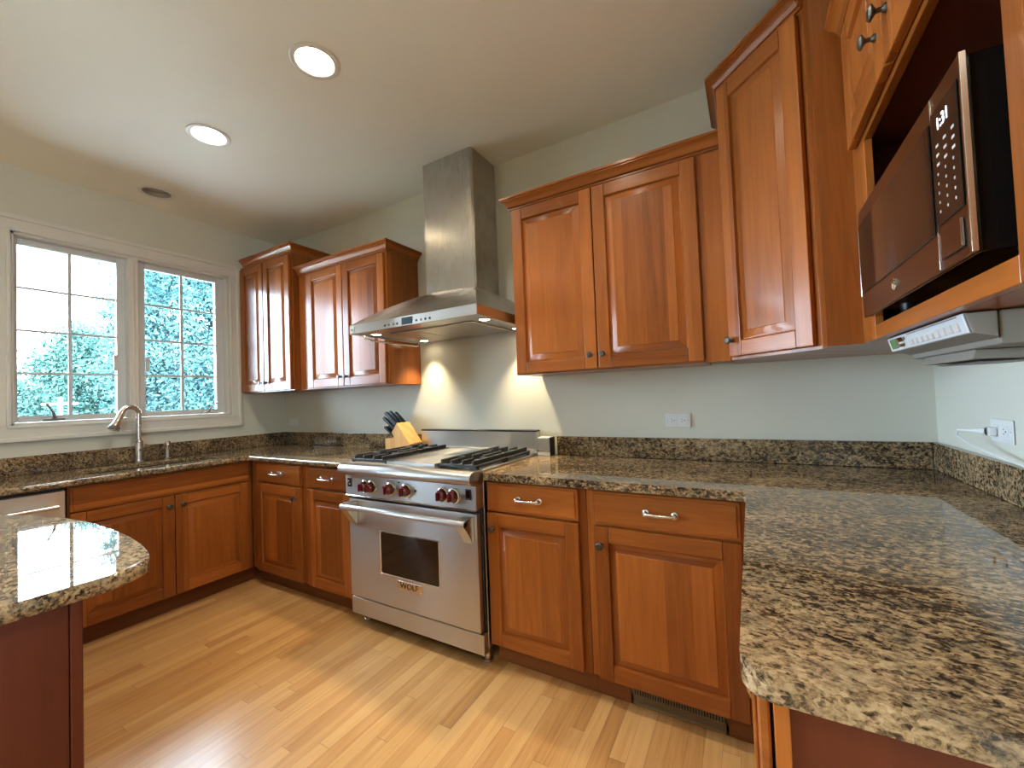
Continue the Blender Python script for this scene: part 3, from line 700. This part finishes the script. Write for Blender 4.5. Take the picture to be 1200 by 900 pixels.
for xa, xb in ((-.903, -.614), (-.258, -.014)):
    for ya, yb in ((-.655, -.392), (-.388, -.125)): grate(xa, xb, ya, yb, t)
b = Bm(); b.box(RX0, RX1, -.060, -.012, .86, 1.047, .003, 2); bg = obj('backguard', b, 'steel', t)
b = Bm(); b.box(RX0 - .001, RX1 + .001, -.062, -.010, 1.0475, 1.0575, .003); obj('backguard_cap', b, 'black', bg)
b = Bm(); b.box(RX0 + .02, RX1 - .02, -.080, -.0605, .9225, .945, .002); obj('air_slot', b, 'steel', bg)

# ------------------------------------------------------------------ hood
t = thing('range_hood', 'stainless chimney hood with lit underside above the range', 'range hood', (-.455, -.3, 1.664))
HX0, HX1, HY, HZ0, HZ1 = -.912, .001, -.637, 1.664, 1.716
b = Bm()
b.box(HX0, HX1, HY, HY + .004, HZ0, HZ1, .001); b.box(HX0, HX0 + .004, HY + .004, -.003, HZ0, HZ1); b.box(HX1 - .004, HX1, HY + .004, -.003, HZ0, HZ1); b.box(HX0 + .004, HX1 - .004, -.007, -.003, HZ0, HZ1)
lip = obj('lip', b, 'steel', t)
# bowed canopy: loft from the lip rectangle to the chimney rectangle
b = Bm(); bm = b.bm; rings = []
CX0, CX1, CY, CZ = -.647, -.262, -.262, 1.915
N = 10
for k in range(N + 1):
    s_ = k / N; u = s_; z = HZ1 + (CZ - HZ1) * (math.sin(s_ * PI / 2) * .55 + s_ * .45)
    xa, xb, ya = HX0 + (CX0 - HX0) * u, HX1 + (CX1 - HX1) * u, HY + (CY - HY) * u
    bow = .026 * math.sin(PI * s_)
    fr = [(xa + (xb - xa) * i / 12, ya, z + bow * math.sin(PI * i / 12)) for i in range(13)]
    rings.append([bm.verts.new(p) for p in fr + [(xb, -.003, z), (xa, -.003, z)]])
for a, c in zip(rings, rings[1:]):
    n = len(a)
    for i in range(n): bm.faces.new((a[i], a[(i + 1) % n], c[(i + 1) % n], c[i]))
bm.faces.new(rings[-1])
bmesh.ops.recalc_face_normals(bm, faces=list(bm.faces)); obj('canopy', b, 'steel_v', t)
b = Bm(); b.prism([(CX0, -.003), (CX0, CY + .006), (CX0 + .006, CY), (CX1 - .012, CY), (CX1, CY + .012), (CX1, -.003)], 1.88, H - .002); obj('chimney', b, 'steel_v', t)
b = Bm(); b.box(HX0 + .005, HX1 - .005, HY + .005, -.008, HZ0 + .012, HZ0 + .016)
und = obj('underside', b, 'steel', t)
for i in range(3):
    xa = HX0 + .15 + i * .207; b = Bm(); b.box(xa, xa + .20, HY + .17, -.05, HZ0 + .003, HZ0 + .0115, .003); obj('grease_filter', b, 'filter', und)
# control strip on the lip
cx0 = -.452
b = Bm(); b.box(cx0 - .038, cx0 + .038, HY - .003, HY - .0005, HZ0 + .006, HZ0 + .044, .001); obj('display', b, 'lcd_blue', lip)
for k in (-.165, -.135, -.100, -.072, .068, .100, .130, .160):
    b = Bm(); b.lathe([(0, 0), (.0065, 0), (.0065, .002), (0, .003)], (cx0 + k, HY - .0002, HZ0 + .018), (0, -1, 0), 12); obj('button', b, 'black' if abs(k) not in (.135, .100) else 'dgrey', lip)
    b = Bm(); b.box(cx0 + k - .005, cx0 + k + .005, HY - .0009, HY - .0003, HZ0 + .035, HZ0 + .038); obj('button_legend', b, 'print', lip)
b = Bm(); b.box(HX0 + .012, HX0 + .042, HY - .003, HY - .0005, HZ0 + .008, HZ0 + .042, .001); bdg = obj('maker_plate', b, 'white', lip)
b = Bm(); b.box(HX0 + .018, HX0 + .036, HY - .0036, HY - .0031, HZ0 + .016, HZ0 + .032); obj('plate_mark', b, 'dgrey', bdg)
b = Bm(); b.tube([(-.895, -.09, HZ0 + .004), (-.895, -.085, HZ0 - .018), (-.893, -.11, HZ0 - .024), (-.890, -.30, HZ0 - .026), (-.893, -.50, HZ0 - .022), (-.895, -.545, HZ0 - .012), (-.895, -.55, HZ0 + .004)], .006, 10); obj('utensil_rail', b, 'chrome', t)
for (x, y) in ((-.840, -.50), (-.825, -.10), (-.075, -.46), (-.085, -.10)):
    b = Bm(); b.lathe([(.034, .003), (.036, -.004), (.031, -.006), (.029, -.002)], (x, y, HZ0 + .012), (0, 0, 1), 20); hl = obj('hood_light', b, 'chrome', t)
    b = Bm(); b.lathe([(.0285, -.003), (.022, -.0055), (0, -.0065)], (x, y, HZ0 + .012), (0, 0, 1), 20); obj('lamp_lens', b, 'halogen', hl)
    l = bpy.data.lights.new('halogen_bulb', 'SPOT'); l.energy = P_HOOD * 4; l.color = (1.0, .82, .52); l.spot_size = math.radians(80); l.spot_blend = .8; l.shadow_soft_size = .02
    lo = bpy.data.objects.new('halogen_bulb', l); COL.objects.link(lo); lo.parent = t; lo.location = (x + .455, y + .3, .0)

# ------------------------------------------------------------------ ceiling cans
def can(x, y, label, lit=True, power=P_CEIL):
    t = thing('recessed_ceiling_light', label, 'ceiling light', (x, y, H))
    b = Bm(); b.lathe([(.077, .004), (.077, -.002), (.100, -.002), (.100, -.005), (.094, -.008), (.080, -.006), (.0765, -.002)], (x, y, H), (0, 0, 1), 40); obj('trim_ring', b, 'white', t)
    b = Bm(); b.lathe([(.0765, -.001), (.074, .05), (.070, .095), (0, .097)], (x, y, H), (0, 0, 1), 40); obj('reflector', b, 'reflector' if lit else 'can_dark', t)
    b = Bm(); b.lathe([(.069, .090), (.068, .040), (.058, .026), (.03, .020), (0, .018)], (x, y, H), (0, 0, 1), 32); obj('bulb', b, 'bulb' if lit else 'bulb_off', t)
    if lit:
        l = bpy.data.lights.new('can_lamp', 'SPOT'); l.energy = power * 4; l.color = WARM; l.spot_size = math.radians(130); l.spot_blend = .7; l.shadow_soft_size = .06
        lo = bpy.data.objects.new('can_lamp', l); COL.objects.link(lo); lo.parent = t; lo.location = (0, 0, -.012)
can(*CANS[0], 'lit recessed ceiling light, nearest of three to the camera')
can(*CANS[1], 'lit recessed ceiling light, middle of the row of three', power=P_CEIL * .45)
can(*CANS[2], 'unlit recessed ceiling light close to the window wall', False)
for i, c in enumerate(ADDED_CANS):
    can(*c, 'added unseen ceiling light over the room behind the island' if i else 'added unseen ceiling light above the peninsula counter', power=P_ADDED if i else P_CEIL * .6)
for o in COL.objects:
    if o.name.startswith('recessed_ceiling_light') and 'behind the island' in o['label']: o['group'] = 'added ceiling lights behind the island'

# ------------------------------------------------------------------ microwave
t = thing('microwave', 'brown slate microwave with lit clock on the cabinet shelf', 'microwave', (1.55, -1.14, 1.4145))
y0, y1, z0, z1, fx_ = -.842, -1.446, 1.434, 1.712, 1.385
b = Bm(); b.box(fx_ + .0068, 1.715, y1 + .006, y0 - .006, z0, z1 - .003, .004, 2); bd = obj('case', b, 'gloss_black', t)
for y in (y1 + .05, y0 - .05):
    for x in (1.46, 1.68):
        b = Bm(); b.lathe([(0, 0), (.016, 0), (.014, .0185), (0, .0185)], (x, y, 1.4147), (0, 0, 1), 14); obj('foot', b, 'black', t)
ys = -1.336                                # seam between door and control side
b = Bm(); b.box(fx_, fx_ + .006, ys, y0, z0, z1, .0015, 2); dr = obj('door', b, 'slate', t)
b = Bm(); b.box(fx_ - .0025, fx_ - .0003, ys + .004, y0 - .006, z0 + .060, z1 - .038, .001); obj('door_window', b, 'gloss_black', dr)
b = Bm(); b.box(fx_ - .003, fx_ + .012, y0 - .0045, y0 + .0005, z0 + .055, z1 - .045, .001); obj('edge_trim', b, 'chrome', dr)
b = Bm(); b.lathe([(0, 0), (.013, 0), (.0135, .003), (.0115, .004), (.011, .0025), (0, .0025)], (fx_ - .0003, -1.115, z0 + .030), (-1, 0, 0), 24); lg = obj('round_emblem', b, 'chrome', dr)
b = Bm(); b.tube([(fx_ - .0035, -1.115 + .006 * math.cos(a * .5), z0 + .030 + .006 * math.sin(a * .5)) for a in range(10)], .0009, 6); obj('emblem_scroll', b, 'chrome', lg)
b = Bm(); b.box(fx_, fx_ + .006, y1, ys - .001, z0, z1, .0015, 2); cp = obj('control_side', b, 'slate', t)
b = Bm(); b.box(fx_ - .0012, fx_ + .01, ys - .0035, ys - .0005, z0 + .002, z0 + .062, .0005); b.box(fx_ - .0012, fx_ + .01, ys - .0035, ys - .0005, z1 - .036, z1 - .002, .0005); b.box(fx_ - .0015, fx_ + .0055, y1 - .001, y1 + .004, z0 + .001, z1 - .001, .0005); obj('bright_edge', b, 'chrome', cp)
b = Bm(); b.box(fx_ - .002, fx_ - .0003, y1 + .012, ys - .006, z0 + .070, z1 - .030, .001); kp = obj('keypad', b, 'gloss_black', cp)
Tm = Matrix.Translation((fx_ - .0025, -1.385, z1 - .058)) @ Matrix.Rotation(-PI / 2, 4, 'Z') @ Matrix.Rotation(PI / 2, 4, 'X')
obj('clock_digits', text_bm('1:31', .026, Tm, .0002), 'digits', kp)
b = Bm()
for r in range(8):
    for c in range(3):
        y = -1.358 - c * .027; z = z1 - .090 - r * .0145
        b.box(fx_ - .0026, fx_ - .0021, y - (.009 if r < 3 else .003), y, z, z + .004)
obj('key_legends', b, 'print', kp)
b = Bm(); b.box(fx_ - .004, fx_ - .0003, y1 + .020, ys - .018, z0 + .014, z0 + .056, .002, 2); dbn = obj('door_button', b, 'slate', cp)
b = Bm()
for y in (y1 + .0195, ys - .0185): b.box(fx_ - .0043, fx_ - .002, y, y + .0015, z0 + .016, z0 + .054)
obj('button_edge', b, 'chrome', dbn)

# ------------------------------------------------------------------ under-cabinet radio
t = thing('under_cabinet_radio', 'silver radio with green display mounted under the microwave cabinet', 'radio', (1.56, -1.03, UB))
b = Bm(); b.box(1.478, 1.715, -1.245, -.825, 1.318, UB - .001, .006, 2); obj('case', b, 'grey_shade_plastic', t)
b = Bm(); b.prism([(1.437, UB - .002), (1.445, 1.340), (1.477, 1.330), (1.477, UB - .002)], -1.250, -.815, .005, 2, 'y'); obj('bezel', b, 'grey_shade_plastic', t)  # shade on the bezel sides is put in as a darker grey
b = Bm(); b.prism([(1.4340, UB - .004), (1.4415, 1.3415), (1.4445, 1.3408), (1.4370, UB - .003)], -1.247, -.818, .001, 1, 'y'); fc = obj('front_panel', b, 'silver_plastic', t)
def fbox(b, ya, yb, za, zb, th=.002):
    def xf(z): return 1.434 + (UB - .004 - z) * .0075 / .0325
    poly = [(xf(zb) - th, zb), (xf(za) - th, za), (xf(za) + .002, za), (xf(zb) + .002, zb)]
    b.prism(poly, ya, yb, 0, 1, 'y')
b = Bm(); fbox(b, -.885, -.838, 1.346, 1.370); obj('display', b, 'lcd', fc)
b = Bm(); b.lathe([(0, 0), (.012, 0), (.011, .010), (0, .011)], (1.437, -.925, 1.358), (-1, 0, -.2), 20); obj('tuning_dial', b, 'chrome', fc)
b = Bm(); fbox(b, -.945, -.93, 1.362, 1.368); obj('dial_marking', b, 'dgrey', fc)
for k in range(9):
    b = Bm(); y = -.975 - k * .029; fbox(b, y - .018, y, 1.346, 1.353 + (.008 if k > 4 else .004), .0035); obj('button', b, 'print', fc)
b = Bm(); fbox(b, -1.225, -.965, 1.3705, 1.3725, .001); obj('scale_line', b, 'grey_shade_plastic', fc)
b = Bm(); b.prism([(1.485, 1.3175), (1.480, 1.300), (1.62, 1.296), (1.655, 1.3175)], -1.14, -.88, .003, 2, 'y'); tr_ = obj('disc_drawer', b, 'grey_shade_plastic', t)
b = Bm(); b.box(1.50, 1.60, -1.115, -.905, 1.2945, 1.2965, .001); obj('drawer_recess', b, 'dgrey', tr_)

# ------------------------------------------------------------------ things on the counters and walls
def slab_cord(b, pts, r): b.tube(pts, r, 8)
bx, by = -1.045, -.10
kt = thing('knife_block', 'beech knife block on the granite left of the range', 'knife block', (bx, by, ZC + .001))
K0, ky0, ky1 = -1.163, -.165, -.040
b = Bm(); b.prism([(K0, ZC + .001), (K0 + .236, ZC + .001), (K0 + .236, ZC + .055), (K0 + .118, ZC + .200), (K0 + .066, ZC + .132), (K0 + .094, ZC + .096), (K0 + .078, ZC + .088), (K0, ZC + .088)], ky0, ky1, .003, 2, 'y'); obj('block', b, 'beech', kt)
b = Bm(); b.box(K0 - .001, K0 - .0002, -.112, -.100, ZC + .03, ZC + .062); obj('burnt_stamp', b, 'wood_in', kt)
def knife(name, label, group, base, dvec, ln, wd, th, cat='knife'):
    base = Vector(base); dvec = Vector(dvec).normalized(); z_ = dvec.cross(Vector((0, 1, 0))).normalized()
    Tk = Matrix(((dvec.x, 0, z_.x, base.x), (dvec.y, 1, z_.y, base.y), (dvec.z, 0, z_.z, base.z), (0, 0, 0, 1)))
    t = thing(name, label, cat, tuple(base), group)
    b = Bm(Tk); b.prism([(0, -wd * .45), (ln * .25, -wd * .38), (ln * .6, -wd * .5), (ln * .92, -wd * .55), (ln, -wd * .35), (ln, wd * .4), (ln * .85, wd * .5), (ln * .4, wd * .42), (0, wd * .45)], -th / 2, th / 2, .0025, 2, 'y'); obj('handle', b, 'black', t)
    b = Bm(Tk); b.box(-.012, 0, -th * .42, th * .42, -wd * .46, wd * .46, .001); obj('bolster', b, 'chrome', t)
    b = Bm(Tk); b.box(ln + .0003, ln + .004, -th * .4, th * .4, -wd * .32, wd * .36, .001); obj('end_cap', b, 'chrome', t)
DK = Vector((-.80, 0, .60)); DN = Vector((.60, 0, .80))
for i, (y, ln) in enumerate(((-.146, .128), (-.104, .138), (-.062, .122))):
    knife('kitchen_knife', 'black handled kitchen knife in the upper row of the block', 'upper row of kitchen knives', tuple(Vector((K0 + .106, y, ZC + .186)) + DK * .013), DK, ln, .026, .017)
for i, (y, ln) in enumerate(((-.148, .122), (-.106, .118), (-.064, .124))):
    knife('kitchen_knife', 'black handled kitchen knife in the middle row of the block', 'middle row of kitchen knives', tuple(Vector((K0 + .082, y, ZC + .155)) + DK * .013), DK, ln, .023, .016)
for i in range(6):
    knife('steak_knife', 'slim black steak knife in the lowest row of the block', 'lowest row of steak knives', (K0 + .070, -.156 + i * .0205, ZC + .112), DK, .100, .016, .012)

t = thing('steel_box', 'small brushed steel box on the counter right of the range backguard', 'box', (.055, -.055, ZC + .001))
b = Bm(); b.box(.014, .094, -.085, -.028, ZC + .001, ZC + .108, .004, 2); obj('case', b, 'silver_plastic', t)
b = Bm(); b.box(.0945, .1005, -.088, -.026, ZC + .001, ZC + .1085, .002); obj('side_cheek', b, 'black', t)
b = Bm(); b.box(.016, .092, -.0875, -.0852, ZC + .036, ZC + .102, .001); obj('front_plate', b, 'steel', t)
b = Bm(); b.box(.014, .093, -.090, -.0855, ZC + .026, ZC + .034, .002); obj('lip', b, 'chrome', t)

def outlet(label, T, mat='white', wide=.121, high=.068, blank=False):
    """horizontal double outlet, local x along the wall, front at -y"""
    o_ = T.translation
    t = thing('power_outlet', label, 'outlet', tuple(o_))
    b = Bm(T); b.box(-wide / 2, wide / 2, -.006, -.001, -high / 2, high / 2, .0025, 2); obj('cover_plate', b, mat, t)
    for sx in (-1, 1):
        b = Bm(T); b.prism(rrect(sx * .0245 - .017, sx * .0245 + .017, -.0165, .0165, .008), -.0078, -.0062, 0, 1, 'y'); rc = obj('socket', b, mat, t)
        b = Bm(T)
        for zz in (.0065, -.0065): b.box(sx * .0245 - .008, sx * .0245 - .003, -.0084, -.0079, zz - .0013, zz + .0013)
        b.lathe([(0, 0), (.0026, 0), (.0026, .0006), (0, .0006)], (sx * .0245 + .0065, -.0079, 0), (0, -1, 0), 10)
        obj('slots', b, 'black', rc)
    for sx in (-1, 1):
        b = Bm(T); b.lathe([(0, 0), (.003, 0), (.0025, .0012), (0, .0014)], (sx * .052, -.006, 0), (0, -1, 0), 10); obj('screw', b, 'print', t)
    return t
outlet('white wall outlet above the backsplash right of the range', place(.788, -.0005, 1.109))
outlet('white wall outlet above the backsplash left of the range near the corner', place(-2.517, -.0005, 1.107))
outlet('white wall outlet on the right wall with a plug in it', place(XR - .0005, -.490, 1.107, -90))
t = thing('power_plug', 'white power plug and cord in the right wall outlet', 'plug', (XR - .02, -.47, 1.10))
b = Bm(place(XR - .009, -.466, 1.104, -90)); b.box(-.014, .014, -.018, -.0005, -.013, .013, .004, 2); b.lathe([(.012, 0), (.009, .015), (.005, .045), (.0035, .07), (0, .07)], (0, -.018, 0), (-.75, -.66, 0), 14)
obj('plug', b, 'white', t)
b = Bm(); b.tube([(1.69, -.415, 1.104), (1.682, -.402, 1.100), (1.680, -.41, 1.085), (1.690, -.47, 1.062), (1.712, -.56, 1.042), (1.724, -.70, 1.027), (1.728, -.85, 1.0235)], .0028, 8); obj('cord', b, 'white', t)

# ------------------------------------------------------------------ island
t = thing('island_cabinet', 'dark red-brown island cabinet in the left foreground', 'cabinet', (-.85, -2.4, .001))
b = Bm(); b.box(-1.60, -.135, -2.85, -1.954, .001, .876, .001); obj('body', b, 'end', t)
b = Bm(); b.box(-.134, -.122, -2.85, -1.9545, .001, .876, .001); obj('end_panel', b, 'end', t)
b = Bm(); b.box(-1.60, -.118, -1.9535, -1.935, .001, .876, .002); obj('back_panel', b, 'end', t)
pts = [(-.105, -2.95), (-.105, -1.895), (-.108, -1.868), (-.118, -1.842), (-.137, -1.823), (-.165, -1.810), (-.21, -1.798), (-.30, -1.782), (-.42, -1.770), (-.58, -1.764), (-.74, -1.767), (-.90, -1.783), (-1.05, -1.815), (-1.20, -1.862), (-1.34, -1.925), (-1.46, -2.0), (-1.56, -2.09), (-1.63, -2.2), (-1.66, -2.35), (-1.66, -2.95)]
t = thing('island_countertop', 'granite island top with rounded end reflecting the window', 'countertop', (-.85, -2.3, CB))
b = Bm(); b.prism(pts[::-1], CB, ZC, .0145, 5); obj('slab', b, 'granite', t)

# ------------------------------------------------------------------ garden outside the window
b = Bm(); b.box(-30, XL - .16, -12, 20, -.75, -.65); tag(obj('lawn', b, 'grass'), 'green lawn outside the window', 'lawn', None, 'structure')
b = Bm(); b.box(-8.5, XL - .16, -9, 1.5, -.65, -.12); tag(obj('terrace', b, 'bounce_paving'), 'unseen pale stone terrace added to bounce daylight indoors', 'terrace', None, 'structure')  # unseen paving, added to bounce daylight up to the ceiling
rng = np.random.default_rng(7)
def tree(label, base, crown_c, rad, n, leaf, mat, name='garden_tree', cat='tree'):
    t = thing(name, label, cat, base)
    b = Bm(); bx_, by_, bz_ = base; c = Vector(crown_c)
    b.tube([base, (bx_ + .1, by_, (bz_ + c.z) / 2), tuple(c)], [.16 * rad[2] / 2, .12 * rad[2] / 2, .05], 10)
    for k in range(7):
        a = k * 2.4; e = c + Vector((math.cos(a) * rad[0] * .6, math.sin(a) * rad[1] * .6, (k - 3) * .18 * rad[2])); b.tube([tuple(c - Vector((0, 0, rad[2] * .6))), tuple((c + e) / 2 - Vector((0, 0, .1))), tuple(e)], [.05, .035, .015], 6)
    obj('trunk', b, 'bark', t)
    # leaves: clustered small blades
    nc = max(20, n // 60); d = rng.normal(size=(nc, 3)); d /= np.linalg.norm(d, axis=1)[:, None]
    cc = np.array(crown_c) + d * (rng.uniform(.45, 1.0, (nc, 1)) ** .6) * np.array(rad)
    ci = rng.integers(0, nc, n)
    p = cc[ci] + rng.normal(size=(n, 3)) * (.16 * min(rad))
    p = p[p[:, 2] > base[2] + .05]; n = len(p)
    a = rng.normal(size=(n, 3)); a /= np.linalg.norm(a, axis=1)[:, None]; q = rng.normal(size=(n, 3)); q = np.cross(a, q); q /= np.linalg.norm(q, axis=1)[:, None]
    s = leaf * rng.uniform(.6, 1.3, (n, 1)); nr = np.cross(a, q) * s * .18
    V = np.stack([p - a * s, p + q * s * .45 + nr, p + a * s, p - q * s * .45 + nr], 1).reshape(-1, 3) - np.array(base)
    me = bpy.data.meshes.new('foliage'); me.vertices.add(4 * n); me.vertices.foreach_set('co', V.ravel().astype(np.float32))
    me.loops.add(4 * n); me.loops.foreach_set('vertex_index', np.arange(4 * n, dtype=np.int32)); me.polygons.add(n)
    me.polygons.foreach_set('loop_start', np.arange(0, 4 * n, 4, dtype=np.int32)); me.update(calc_edges=True); me.materials.append(M[mat])
    o = bpy.data.objects.new('foliage', me); COL.objects.link(o); o.parent = t
tree('tall leafy tree filling the right half of the window', (-10.2, 2.45, -.65), (-10.2, 2.5, 2.7), (1.3, 1.65, 2.7), 70000, .050, 'leaf_a')
tree('pale bushy tree seen between the two window sashes', (-14.8, 1.75, -.65), (-14.8, 1.75, 1.75), (1.2, 1.1, 1.9), 26000, .060, 'leaf_b')
tree('low round bush behind the left window sash', (-12.2, -.25, -.65), (-12.2, -.25, .85), (.75, .95, 1.2), 24000, .050, 'leaf_b', 'garden_bush', 'bush')
tree('low dark bush farthest left beyond the window', (-12.2, -2.75, -.65), (-12.2, -2.75, .8), (.75, 1.0, 1.15), 14000, .055, 'leaf_a', 'garden_bush', 'bush')
t = thing('timber_post', 'pale cross-shaped timber post in the garden beyond the window', 'post', (-7.2, -.45, -.65))
b = Bm(); b.box(-7.22, -7.18, -.475, -.435, -.65, 1.50, .004); b.box(-7.215, -7.185, -.63, -.28, 1.39, 1.42, .004); obj('post', b, 'post', t)
